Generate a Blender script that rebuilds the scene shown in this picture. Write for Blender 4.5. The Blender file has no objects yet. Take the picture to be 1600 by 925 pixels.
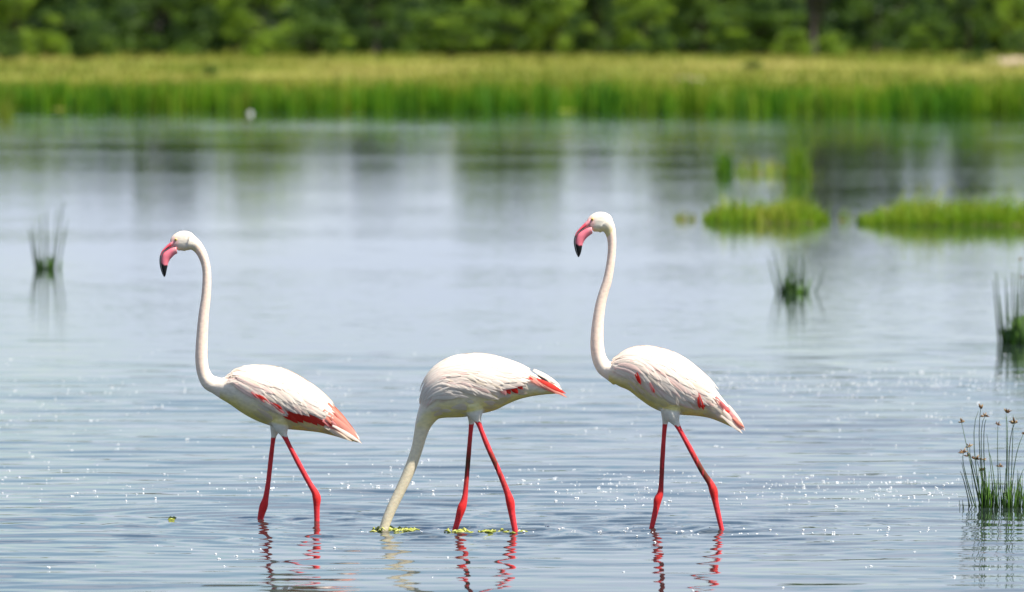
import bpy, bmesh, math, random
import numpy as np
from mathutils import Vector

random.seed(7)
RNG = np.random.default_rng(11)
SC = bpy.context.scene
COL = SC.collection

# ---------------------------------------------------------------- camera
F_PX = 13333.0          # focal length in photo pixels (1600 wide) = 300 mm lens
H = 1.75                # eye height above the water
YH = 68.0               # horizon row in the photo
cam = bpy.data.cameras.new('camera')
cam.lens = 300.0
cam.sensor_width = 36.0
cam.shift_y = -(462.5 - YH) / 1600.0
cam.clip_start = 0.5
cam.clip_end = 6000
cam.dof.use_dof = True
cam.dof.focus_distance = 30.5
cam.dof.aperture_fstop = 6.5
camo = bpy.data.objects.new('camera', cam)
COL.objects.link(camo)
camo.location = (0, 0, H)
camo.rotation_euler = (math.radians(90), 0, 0)
SC.camera = camo

# ---------------------------------------------------------------- sky and sun
SUN_EL, SUN_AZ = math.radians(57), math.radians(120)     # azimuth from +Y towards +X
world = bpy.data.worlds.new('World')
SC.world = world
world.use_nodes = True
wn, wl = world.node_tree.nodes, world.node_tree.links
wn.clear()
w_out = wn.new('ShaderNodeOutputWorld')
w_bg = wn.new('ShaderNodeBackground')
w_bg.inputs['Strength'].default_value = 0.07
w_sky = wn.new('ShaderNodeTexSky')
w_sky.sky_type = 'NISHITA'
w_sky.sun_disc = False
w_sky.sun_elevation = SUN_EL
w_sky.sun_rotation = SUN_AZ
w_sky.dust_density = 0.0
w_sky.altitude = 1150
w_sky.ozone_density = 2.0
w_tc = wn.new('ShaderNodeTexCoord')
w_sep = wn.new('ShaderNodeSeparateXYZ')
wl.new(w_tc.outputs['Generated'], w_sep.inputs[0])
w_add = wn.new('ShaderNodeMath'); w_add.operation = 'ADD'; w_add.inputs[1].default_value = 0.12
w_abs = wn.new('ShaderNodeMath'); w_abs.operation = 'ABSOLUTE'
wl.new(w_sep.outputs['Z'], w_abs.inputs[0]); wl.new(w_abs.outputs[0], w_add.inputs[0])
w_dx = wn.new('ShaderNodeMath'); w_dx.operation = 'DIVIDE'
w_dy = wn.new('ShaderNodeMath'); w_dy.operation = 'DIVIDE'
wl.new(w_sep.outputs['X'], w_dx.inputs[0]); wl.new(w_add.outputs[0], w_dx.inputs[1])
wl.new(w_sep.outputs['Y'], w_dy.inputs[0]); wl.new(w_add.outputs[0], w_dy.inputs[1])
w_cmb = wn.new('ShaderNodeCombineXYZ')
wl.new(w_dx.outputs[0], w_cmb.inputs[0]); wl.new(w_dy.outputs[0], w_cmb.inputs[1])
w_noise = wn.new('ShaderNodeTexNoise')
w_noise.inputs['Scale'].default_value = 1.9
w_noise.inputs['Detail'].default_value = 7
w_noise.inputs['Roughness'].default_value = 0.58
wl.new(w_cmb.outputs[0], w_noise.inputs['Vector'])
w_ramp = wn.new('ShaderNodeMapRange')
w_ramp.interpolation_type = 'SMOOTHSTEP'
w_ramp.inputs['From Min'].default_value = 0.45
w_ramp.inputs['From Max'].default_value = 0.60
w_ramp.inputs['To Max'].default_value = 0.95
# cloud banks overlap and close up towards the horizon, all the way round
w_hz = wn.new('ShaderNodeMapRange'); w_hz.interpolation_type = 'SMOOTHSTEP'
w_hz.inputs['From Min'].default_value = 0.0; w_hz.inputs['From Max'].default_value = 0.11
w_hz.inputs['To Min'].default_value = 0.10; w_hz.inputs['To Max'].default_value = 0.0
wl.new(w_abs.outputs[0], w_hz.inputs['Value'])
w_sum = wn.new('ShaderNodeMath'); w_sum.operation = 'ADD'
wl.new(w_noise.outputs['Fac'], w_sum.inputs[0]); wl.new(w_hz.outputs[0], w_sum.inputs[1])
wl.new(w_sum.outputs[0], w_ramp.inputs['Value'])
w_mix = wn.new('ShaderNodeMix'); w_mix.data_type = 'RGBA'
w_mix.inputs['B'].default_value = (5.7, 6.45, 7.9, 1)
wl.new(w_ramp.outputs[0], w_mix.inputs['Factor'])
wl.new(w_sky.outputs[0], w_mix.inputs['A'])
wl.new(w_mix.outputs['Result'], w_bg.inputs['Color'])
wl.new(w_bg.outputs[0], w_out.inputs['Surface'])

sun = bpy.data.lights.new('sun', 'SUN')
sun.energy = 4.8
sun.angle = math.radians(0.53)
sun.color = (1.0, 0.95, 0.86)
suno = bpy.data.objects.new('sun', sun)
COL.objects.link(suno)
sdir = Vector((math.sin(SUN_AZ) * math.cos(SUN_EL), math.cos(SUN_AZ) * math.cos(SUN_EL), math.sin(SUN_EL)))
suno.rotation_euler = sdir.to_track_quat('Z', 'Y').to_euler()

SC.view_settings.view_transform = 'Standard'
SC.view_settings.look = 'None'
SC.view_settings.gamma = 1.0
SC.view_settings.use_curve_mapping = False
SC.view_settings.exposure = 0.8
SC.render.engine = 'CYCLES'
SC.cycles.use_denoising = True
SC.cycles.max_bounces = 8
SC.cycles.transparent_max_bounces = 8

# ---------------------------------------------------------------- helpers
def depth_of(py):                     # distance of a point of the water surface seen at photo row py
    return H * F_PX / (py - YH)

def world_at(px, py, d):
    return Vector(((px - 800.0) * d / F_PX, d, H - (py - YH) * d / F_PX))

def mesh_obj(name, verts, faces, mat=None, parent=None, smooth=True, attr=None, colors=None):
    me = bpy.data.meshes.new(name)
    me.from_pydata([tuple(v) for v in verts], [], [tuple(f) for f in faces])
    if smooth:
        me.polygons.foreach_set('use_smooth', [True] * len(me.polygons))
    if attr is not None:
        a = me.attributes.new('tint', 'FLOAT', 'POINT')
        a.data.foreach_set('value', np.asarray(attr, dtype=np.float32))
    if colors is not None:
        a = me.attributes.new('paint', 'FLOAT_COLOR', 'POINT')
        c = np.ones((len(me.vertices), 4), dtype=np.float32); c[:, :3] = colors
        a.data.foreach_set('color', c.ravel())
    if mat: me.materials.append(mat)
    o = bpy.data.objects.new(name, me)
    COL.objects.link(o)
    if parent: o.parent = parent
    return o

def grid_mesh(name, V, T, mat=None, parent=None, smooth=True, attr=None):
    """fast mesh of triangles/quads from numpy arrays"""
    me = bpy.data.meshes.new(name)
    n, k = T.shape
    me.vertices.add(len(V)); me.vertices.foreach_set('co', V.astype(np.float32).ravel())
    me.loops.add(n * k); me.loops.foreach_set('vertex_index', T.astype(np.int32).ravel())
    me.polygons.add(n)
    me.polygons.foreach_set('loop_start', np.arange(0, n * k, k, dtype=np.int32))
    me.update(calc_edges=True)
    if smooth: me.polygons.foreach_set('use_smooth', np.ones(n, dtype=bool))
    if attr is not None:
        a = me.attributes.new('tint', 'FLOAT', 'POINT')
        a.data.foreach_set('value', attr.astype(np.float32))
    if mat: me.materials.append(mat)
    o = bpy.data.objects.new(name, me)
    COL.objects.link(o)
    if parent: o.parent = parent
    return o

def tag(o, label=None, cat=None, group=None, kind=None):
    if label: o['label'] = label
    if cat: o['category'] = cat
    if group: o['group'] = group
    if kind: o['kind'] = kind
    return o

def empty(name, loc):
    o = bpy.data.objects.new(name, None)
    o.empty_display_size = 0.1
    COL.objects.link(o); o.location = loc
    return o

def copy_tree(o, parent=None):
    c = o.copy(); COL.objects.link(c); c.parent = parent
    for ch in list(o.children): copy_tree(ch, c)
    return c

def spline(pts, n):
    """Catmull-Rom through rows of pts, resampled to n rows"""
    P = np.asarray(pts, dtype=float)
    m = len(P)
    d = np.r_[0, np.cumsum(np.maximum(np.linalg.norm(np.diff(P[:, :2], axis=0), axis=1), 1e-6))]
    t = np.linspace(0, d[-1], n)
    i = np.clip(np.searchsorted(d, t, side='right') - 1, 0, m - 2)
    tan = np.zeros_like(P)
    tan[1:-1] = (P[2:] - P[:-2]) / (d[2:] - d[:-2])[:, None]
    tan[0] = (P[1] - P[0]) / (d[1] - d[0]); tan[-1] = (P[-1] - P[-2]) / (d[-1] - d[-2])
    h = (d[i + 1] - d[i]); s = ((t - d[i]) / h)[:, None]; h = h[:, None]
    return ((2*s**3 - 3*s**2 + 1) * P[i] + (s**3 - 2*s**2 + s) * h * tan[i]
            + (-2*s**3 + 3*s**2) * P[i+1] + (s**3 - s**2) * h * tan[i+1])

def tube(pts, radii, seg=8, cap=True):
    """verts, faces of a tube along 3-D points"""
    P = np.asarray(pts, dtype=float); n = len(P)
    T = np.gradient(P, axis=0); T /= np.linalg.norm(T, axis=1)[:, None] + 1e-12
    ref = np.array([0, 1, 0.01]) if abs(T[:, 1]).mean() < 0.8 else np.array([1, 0, 0.01])
    A = np.cross(T, ref); A /= np.linalg.norm(A, axis=1)[:, None] + 1e-12
    B = np.cross(A, T)
    ang = np.linspace(0, 2 * np.pi, seg, endpoint=False)
    r = np.asarray(radii, dtype=float)
    V = P[:, None, :] + r[:, None, None] * (np.cos(ang)[None, :, None] * A[:, None, :] + np.sin(ang)[None, :, None] * B[:, None, :])
    V = V.reshape(-1, 3)
    Fs = []
    for i in range(n - 1):
        for j in range(seg):
            k = (j + 1) % seg
            Fs.append((i*seg + j, i*seg + k, (i+1)*seg + k, (i+1)*seg + j))
    if cap:
        Fs.append(tuple(range(seg - 1, -1, -1)))
        Fs.append(tuple((n-1)*seg + j for j in range(seg)))
    return V, Fs

class Bag:
    def __init__(s): s.v = []; s.f = []; s.t = []
    def add(s, V, Fs, tint=0.5):
        o = len(s.v)
        s.v += [tuple(x) for x in V]; s.f += [tuple(i + o for i in f) for f in Fs]
        s.t += [tint] * len(V)
    def build(s, name, mat, parent=None, smooth=True):
        return mesh_obj(name, s.v, s.f, mat, parent, smooth, attr=s.t)

# ---------------------------------------------------------------- materials
def mat_new(name):
    m = bpy.data.materials.new(name); m.use_nodes = True
    nt = m.node_tree
    return m, nt.nodes, nt.links, nt.nodes['Principled BSDF']

def ramp_node(n, stops):
    r = n.new('ShaderNodeValToRGB')
    e = r.color_ramp.elements
    while len(e) < len(stops): e.new(0.5)
    for el, (p, c) in zip(e, stops):
        el.position = p; el.color = (*c, 1)
    return r

def mat_tint(name, stops, rough=0.6, transl=0.0, spec=0.3, noise=None):
    """colour from the per-piece tint attribute, with optional noise added"""
    m, n, l, b = mat_new(name)
    a = n.new('ShaderNodeAttribute'); a.attribute_name = 'tint'
    src = a.outputs['Fac']
    if noise:
        nz = n.new('ShaderNodeTexNoise'); nz.inputs['Scale'].default_value = noise[0]; nz.inputs['Detail'].default_value = 4
        tc = n.new('ShaderNodeTexCoord'); l.new(tc.outputs['Object'], nz.inputs['Vector'])
        ma = n.new('ShaderNodeMath'); ma.operation = 'MULTIPLY_ADD'
        ma.inputs[1].default_value = noise[1]; ma.inputs[2].default_value = -noise[1] / 2
        l.new(nz.outputs['Fac'], ma.inputs[0])
        ad = n.new('ShaderNodeMath'); ad.operation = 'ADD'; ad.use_clamp = True
        l.new(ma.outputs[0], ad.inputs[0]); l.new(src, ad.inputs[1]); src = ad.outputs[0]
    r = ramp_node(n, stops); l.new(src, r.inputs['Fac'])
    l.new(r.outputs['Color'], b.inputs['Base Color'])
    b.inputs['Roughness'].default_value = rough
    b.inputs['Specular IOR Level'].default_value = spec
    if transl > 0:
        t = n.new('ShaderNodeBsdfTranslucent'); l.new(r.outputs['Color'], t.inputs['Color'])
        mx = n.new('ShaderNodeMixShader'); mx.inputs['Fac'].default_value = transl
        out = n['Material Output']
        l.new(b.outputs[0], mx.inputs[1]); l.new(t.outputs[0], mx.inputs[2]); l.new(mx.outputs[0], out.inputs['Surface'])
    return m

M = {}
M['reed'] = mat_tint('reed_stem', [(0, (0.025, 0.045, 0.018)), (0.5, (0.05, 0.11, 0.02)), (1, (0.11, 0.25, 0.018))], 0.5, 0.15)
M['bank_reed'] = mat_tint('bank_reed', [(0, (0.02, 0.10, 0.004)), (0.35, (0.075, 0.22, 0.006)), (0.65, (0.18, 0.29, 0.012)), (1, (0.34, 0.31, 0.05))], 0.5, 0.42)
M['meadow'] = mat_tint('meadow_grass', [(0, (0.10, 0.17, 0.015)), (0.5, (0.24, 0.26, 0.035)), (1, (0.42, 0.36, 0.11))], 0.7, 0.3)
M['islet'] = mat_tint('islet_grass', [(0, (0.08, 0.21, 0.006)), (0.5, (0.20, 0.35, 0.012)), (1, (0.42, 0.40, 0.06))], 0.5, 0.5)
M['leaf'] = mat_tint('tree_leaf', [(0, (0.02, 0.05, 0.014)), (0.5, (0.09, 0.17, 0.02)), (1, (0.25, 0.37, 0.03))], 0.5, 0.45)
M['bark'] = mat_tint('bark', [(0, (0.035, 0.03, 0.028)), (1, (0.11, 0.10, 0.09))], 0.9, 0, 0.1, (6, 0.5))
M['mud'] = mat_tint('mud', [(0, (0.04, 0.03, 0.015)), (0.5, (0.09, 0.06, 0.03)), (1, (0.18, 0.13, 0.07))], 0.6, 0, 0.4, (14, 0.9))
M['flower'] = mat_tint('sedge_flower', [(0, (0.07, 0.035, 0.02)), (0.5, (0.20, 0.11, 0.05)), (1, (0.42, 0.30, 0.15))], 0.7)
M['weed'] = mat_tint('waterweed', [(0, (0.26, 0.30, 0.03)), (0.5, (0.42, 0.45, 0.07)), (1, (0.60, 0.60, 0.18))], 0.35, 0.15, 0.5)
M['sand'] = mat_tint('sand', [(0, (0.34, 0.25, 0.16)), (1, (0.50, 0.39, 0.28))], 0.9, 0, 0.1, (3, 0.8))
M['glint_lump'] = mat_tint('glint_lump', [(0, (0.55, 0.53, 0.50)), (1, (0.85, 0.85, 0.84))], 0.5, 0, 0.5, (20, 0.4))  # near-white of the lump that stands for the shoreline glint

m, n, l, b = mat_new('bubble')  # glossy white for the bubbles added to give the water its glints
b.inputs['Base Color'].default_value = (0.9, 0.92, 0.93, 1)
b.inputs['Roughness'].default_value = 0.18
b.inputs['Specular IOR Level'].default_value = 1.0
b.inputs['Coat Weight'].default_value = 1.0
b.inputs['Coat IOR'].default_value = 2.2
b.inputs['Coat Roughness'].default_value = 0.12
M['bubble'] = m

# land: sheet of soil and dry grass, sandy in patches
m, n, l, b = mat_new('land')
tc = n.new('ShaderNodeTexCoord')
nz = n.new('ShaderNodeTexNoise'); nz.inputs['Scale'].default_value = 0.09; nz.inputs['Detail'].default_value = 6
l.new(tc.outputs['Object'], nz.inputs['Vector'])
r = ramp_node(n, [(0.3, (0.10, 0.16, 0.02)), (0.5, (0.22, 0.23, 0.04)), (0.7, (0.34, 0.28, 0.10))])
l.new(nz.outputs['Fac'], r.inputs['Fac'])
l.new(r.outputs['Color'], b.inputs['Base Color'])
b.inputs['Roughness'].default_value = 0.95
b.inputs['Specular IOR Level'].default_value = 0.05
M['land'] = m

# water: murky lake, fine ripple bump on top of the modelled waves
m, n, l, b = mat_new('lake_water')
b.inputs['Base Color'].default_value = (0.024, 0.034, 0.032, 1)
b.inputs['Roughness'].default_value = 0.025
b.inputs['IOR'].default_value = 1.333
tc = n.new('ShaderNodeTexCoord')
mp = n.new('ShaderNodeMapping'); mp.inputs['Scale'].default_value = (0.72, 1.0, 1.0)
l.new(tc.outputs['Object'], mp.inputs['Vector'])
n1 = n.new('ShaderNodeTexNoise'); n1.inputs['Scale'].default_value = 4.2; n1.inputs['Detail'].default_value = 2.5
n2 = n.new('ShaderNodeTexNoise'); n2.inputs['Scale'].default_value = 0.12; n2.inputs['Detail'].default_value = 2
l.new(mp.outputs[0], n1.inputs['Vector']); l.new(tc.outputs['Object'], n2.inputs['Vector'])
mr = n.new('ShaderNodeMapRange'); mr.inputs['From Min'].default_value = 0.38; mr.inputs['From Max'].default_value = 0.62
mr.inputs['To Min'].default_value = 0.35; mr.inputs['To Max'].default_value = 1.0
l.new(n2.outputs['Fac'], mr.inputs['Value'])
sp = n.new('ShaderNodeSeparateXYZ'); l.new(tc.outputs['Object'], sp.inputs[0])
fd = n.new('ShaderNodeMapRange'); fd.inputs['From Min'].default_value = 40; fd.inputs['From Max'].default_value = 110
fd.inputs['To Min'].default_value = 1.0; fd.inputs['To Max'].default_value = 0.75      # calmer in the lee of the far shore
l.new(sp.outputs['Y'], fd.inputs['Value'])
ml = n.new('ShaderNodeMath'); ml.operation = 'MULTIPLY'; l.new(mr.outputs[0], ml.inputs[0])
fe = n.new('ShaderNodeMapRange'); fe.inputs['From Min'].default_value = 135; fe.inputs['From Max'].default_value = 200
fe.inputs['To Min'].default_value = 0.0; fe.inputs['To Max'].default_value = 1.2        # a breeze ruffles the strip along the far reeds
l.new(sp.outputs['Y'], fe.inputs['Value'])
fs = n.new('ShaderNodeMath'); fs.operation = 'ADD'; l.new(fd.outputs[0], fs.inputs[0]); l.new(fe.outputs[0], fs.inputs[1])
l.new(fs.outputs[0], ml.inputs[1])
bp = n.new('ShaderNodeBump'); bp.inputs['Distance'].default_value = 0.0032
l.new(ml.outputs[0], bp.inputs['Strength']); l.new(n1.outputs['Fac'], bp.inputs['Height'])
l.new(bp.outputs[0], b.inputs['Normal'])
M['water'] = m

# plumage and skin of a bird's body: painted per vertex, feathery relief
m, n, l, b = mat_new('flamingo_body')
a = n.new('ShaderNodeAttribute'); a.attribute_name = 'paint'
tc = n.new('ShaderNodeTexCoord')
mp = n.new('ShaderNodeMapping'); mp.inputs['Scale'].default_value = (60, 60, 110); mp.inputs['Rotation'].default_value = (0, 0.6, 0)
l.new(tc.outputs['Object'], mp.inputs['Vector'])
nz = n.new('ShaderNodeTexNoise'); nz.inputs['Scale'].default_value = 1.0; nz.inputs['Detail'].default_value = 4
l.new(mp.outputs[0], nz.inputs['Vector'])
mr = n.new('ShaderNodeMapRange'); mr.inputs['From Min'].default_value = 0.3; mr.inputs['From Max'].default_value = 0.7
mr.inputs['To Min'].default_value = 0.86; mr.inputs['To Max'].default_value = 1.06
l.new(nz.outputs['Fac'], mr.inputs['Value'])
mx = n.new('ShaderNodeMix'); mx.data_type = 'RGBA'; mx.blend_type = 'MULTIPLY'; mx.inputs['Factor'].default_value = 1
l.new(a.outputs['Color'], mx.inputs['A']); l.new(mr.outputs[0], mx.inputs['B'])
l.new(mx.outputs['Result'], b.inputs['Base Color'])
b.inputs['Roughness'].default_value = 0.65
b.inputs['Specular IOR Level'].default_value = 0.25
b.inputs['Subsurface Weight'].default_value = 0.12
b.inputs['Subsurface Radius'].default_value = (0.012, 0.008, 0.006)
b.inputs['Subsurface Scale'].default_value = 1.0
bp = n.new('ShaderNodeBump'); bp.inputs['Strength'].default_value = 0.2; bp.inputs['Distance'].default_value = 0.004
l.new(nz.outputs['Fac'], bp.inputs['Height']); l.new(bp.outputs[0], b.inputs['Normal'])
M['body'] = m

def mat_feather(name, c0, c1, transl=0.32):
    m, n, l, b = mat_new(name)
    oi = n.new('ShaderNodeObjectInfo')
    mx = n.new('ShaderNodeMix'); mx.data_type = 'RGBA'
    mx.inputs['A'].default_value = (*c0, 1); mx.inputs['B'].default_value = (*c1, 1)
    l.new(oi.outputs['Random'], mx.inputs['Factor'])
    tc = n.new('ShaderNodeTexCoord'); mp = n.new('ShaderNodeMapping')
    mp.inputs['Rotation'].default_value = (0, math.radians(-42), 0); mp.inputs['Scale'].default_value = (28, 170, 190)
    l.new(tc.outputs['Object'], mp.inputs['Vector'])
    nz = n.new('ShaderNodeTexNoise'); nz.inputs['Scale'].default_value = 1.0; nz.inputs['Detail'].default_value = 3
    l.new(mp.outputs[0], nz.inputs['Vector'])
    bp = n.new('ShaderNodeBump'); bp.inputs['Strength'].default_value = 0.3; bp.inputs['Distance'].default_value = 0.002
    l.new(nz.outputs['Fac'], bp.inputs['Height']); l.new(bp.outputs[0], b.inputs['Normal'])
    l.new(mx.outputs['Result'], b.inputs['Base Color'])
    b.inputs['Roughness'].default_value = 0.6
    b.inputs['Specular IOR Level'].default_value = 0.25
    tr = n.new('ShaderNodeBsdfTranslucent'); l.new(mx.outputs['Result'], tr.inputs['Color'])
    ms = n.new('ShaderNodeMixShader'); ms.inputs['Fac'].default_value = transl
    l.new(b.outputs[0], ms.inputs[1]); l.new(tr.outputs[0], ms.inputs[2])
    l.new(ms.outputs[0], n['Material Output'].inputs['Surface'])
    return m

M['f_white'] = mat_feather('white_feather', (0.95, 0.82, 0.72), (0.95, 0.88, 0.79))
M['f_pink'] = mat_feather('pale_pink_feather', (0.93, 0.67, 0.59), (0.94, 0.78, 0.71))
M['f_cream'] = mat_feather('cream_feather', (0.86, 0.74, 0.60), (0.88, 0.80, 0.70))
M['f_red'] = mat_feather('red_feather', (0.70, 0.025, 0.015), (0.78, 0.07, 0.05), 0.3)
M['f_rose'] = mat_feather('rose_feather', (0.78, 0.22, 0.22), (0.82, 0.40, 0.38), 0.3)
M['f_coral'] = mat_feather('coral_feather', (0.86, 0.25, 0.17), (0.90, 0.45, 0.36), 0.3)
M['f_black'] = mat_feather('black_feather', (0.015, 0.012, 0.012), (0.02, 0.016, 0.016), 0.0)

m, n, l, b = mat_new('bill')
a = n.new('ShaderNodeAttribute'); a.attribute_name = 'paint'
l.new(a.outputs['Color'], b.inputs['Base Color'])
b.inputs['Roughness'].default_value = 0.38
M['bill'] = m
def mat_plain(name, c, rough):
    m, n, l, b = mat_new(name)
    tc = n.new('ShaderNodeTexCoord'); nz = n.new('ShaderNodeTexNoise'); nz.inputs['Scale'].default_value = 300
    l.new(tc.outputs['Object'], nz.inputs['Vector'])
    r = ramp_node(n, [(0.3, tuple(x * 0.85 for x in c)), (0.7, c)])
    l.new(nz.outputs['Fac'], r.inputs['Fac']); l.new(r.outputs['Color'], b.inputs['Base Color'])
    b.inputs['Roughness'].default_value = rough
    return m
M['iris'] = mat_plain('yellow_iris', (0.75, 0.55, 0.18), 0.15)
M['pupil'] = mat_plain('black_pupil', (0.01, 0.01, 0.01), 0.1)

# ---------------------------------------------------------------- flamingo data (photo pixels)
BIRDS = []
BIRDS.append(dict(
    label='left flamingo striding with neck upright and a broad red band along its wing', water=813.5, x0=452,
    torso=[(344,591,330,613,14),(352,589,343,622,20),(365,580.5,358,631,28),(385,575,378,645,37),(409,574,400,657,42),
           (432,576,425,666,43),(459,586,448,670.5,42),(487,603.5,475,673,38),(508,621,500,676,31),(525,640,521,681,24),
           (542,660,539,686,17),(555,675,552,689.5,10),(562,685,560,692,4)],
    neck=[(352,608,15.5),(338,602.5,13.5),(326,596.5,12.3),(318,582,10.3),(315,566,9.8),(314.6,552,9.6),(316,521.5,9),(318.3,491,8.2),(321.4,467,7.6),
          (323.2,440,7.1),(322.3,418.7,6.8),(317.5,401,7.4),(311,389,8.4),(303,381,10.5),(294,377.5,14)],
    head=[(300,380,12,10),(292,377,15.8,9.5),(284,377,16,9),(277,380,14,8),(272,384,10.5,6.5)],
    bill=[(273.5,371,277,396,8),(266,378.5,272.5,398.5,7.5),(259,385,269.5,401.5,7),(252.5,392.5,265.5,406,6.8),(249.5,401.5,263,411.5,6.5),
          (249.2,411,261.6,417.5,6),(251,420.5,260.3,423.5,5),(253.6,428,259.2,429,3.5),(256.4,433,258,432,1.2)],
    eye=(273.5,374.2),
    far_leg=[(434,655,13),(430,670,9),(427,683,4.3),(423,715,4),(418.5,755,4.1),(414.5,780,4.9),(411.6,791,6.8),(408.2,803,5.8),(405.8,814,4.8),(398,842,4.2),(390,890,4)],
    near_leg=[(438,655,15),(441,668,11),(445.5,681,4.6),(466,721,4.3),(486,757.5,4.6),(492.5,768,5.6),(495.4,777.5,6.8),(495.3,790,5.2),(495.6,815,4.4),(496,850,4.1),(497,890,4)],
    leg_top=(685, 681),
    hem=[(385,606),(400,614),(420,627),(444,644),(465,645),(485,645),(500,648),(512,654),(522,660)],
    red=[((430,630),(458,654),9,'f_red'),((440,636),(467,658),9,'f_red'),((452,636),(476,657),10,'f_red'),((462,634),(487,658),10,'f_red'),((472,634),(497,661),10,'f_red'),
         ((482,637),(507,663),10,'f_red'),((492,640),(514,662),10,'f_red'),((500,644),(521,664),10,'f_red'),((506,648),(528,668),9,'f_coral'),
         ((416,626),(446,642),8,'f_rose'),((420,630),(450,648),7,'f_rose')],
    red_top=[((394,611),(405,619),3.2,'f_rose'),((402,614),(414,622),3.4,'f_red'),((407,614),(420,623),3.2,'f_red'),((405,618),(417,625),3,'f_rose'),((413,618),(425,627),3,'f_rose'),((423,626),(437,634),4,'f_rose'),((428,627),(443,636),4,'f_red'),((432,633),(446,642),3.5,'f_rose')],
    tail=[((512,645),(563,690),9,'f_coral'),((514,650),(556,688),9,'f_coral'),((518,656),(549,685),8,'f_rose'),((516,640),(561,686),8,'f_coral'),
          ((520,662),(566,693),6,'f_white'),((515,666),(552,690),7,'f_cream'),((505,640),(545,678),9,'f_coral'),((508,650),(546,683),9,'f_coral'),((510,632),(552,676),9,'f_coral'),((505,654),(538,681),8,'f_rose'),((508,662),(540,686),7,'f_cream')],
))
BIRDS.append(dict(
    label='middle flamingo feeding with its neck bent down into the water', water=830.0, x0=750,
    torso=[(650,663,674,663,11.5),(654,643,680,656,16),(658,620,694,653,24),(663,600,708,652.5,32),(675,581,722,652,38),(697,565,736,650,42),
           (722,557,749,647,43),(745,555,761,644.5,42),(770,558,776,640,38),(793,565,792,632,32),(814,573,810,624.5,26),
           (835,584.5,830,619.5,19),(856,595,852,616.5,12),(870,601.5,867,615.5,7),(878,608,876,615,3)],
    neck=[(684,628,26),(672,642,19),(662.5,660,13.5),(657,679,10.5),(651.6,701,9.2),(640.6,732.4,9),(627,763,8.4),(612,794,8.1),(604.5,812,7.8),(599,828,7.4),(594,842,7.4),(588,856,8.5)],
    head=[(586,860,12,8),(580,868,14,8),(574,876,11,7)],
    bill=None, eye=None,
    far_leg=[(741,637,13),(738,650,9),(736.5,662,4.4),(731.7,717,4),(727.7,763,4.2),(725.4,782,5.2),(721.3,794.5,7),(715,815,5),(709.5,833,4.4),(702,862,4.2),(695,905,4)],
    near_leg=[(740,632,16),(743,646,12),(747.5,659,4.8),(761,694,4.4),(779.5,735.5,4.4),(792.5,768,5.2),(797.2,783,7),(799.6,800,5.6),(805.7,832.5,4.5),(811,862,4.2),(818,905,4)],
    leg_top=(663, 658),
    hem=[(684,606),(696,614),(715,616),(740,613),(765,614),(779,619),(788,605),(800,601),(815,600),(832,596)],
    red=[((775,590),(789,614),10,'f_rose'),((785,594),(797,613),8,'f_red'),((792,592),(808,612),9,'f_red'),((800,592),(816,606),8,'f_red')],
    red_top=[],
    tail=[((822,590),(872,616),8,'f_coral'),((826,590),(880,618),8,'f_coral'),((824,588),(886,621),7,'f_coral'),((832,592),(884,615),7,'f_red'),
          ((826,591),(862,611),8,'f_red'),((838,590),(862,602.5),4.5,'f_black'),((836,584),(876,604),7,'f_white'),((830,582),(868,599),8,'f_white')],
))
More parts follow.
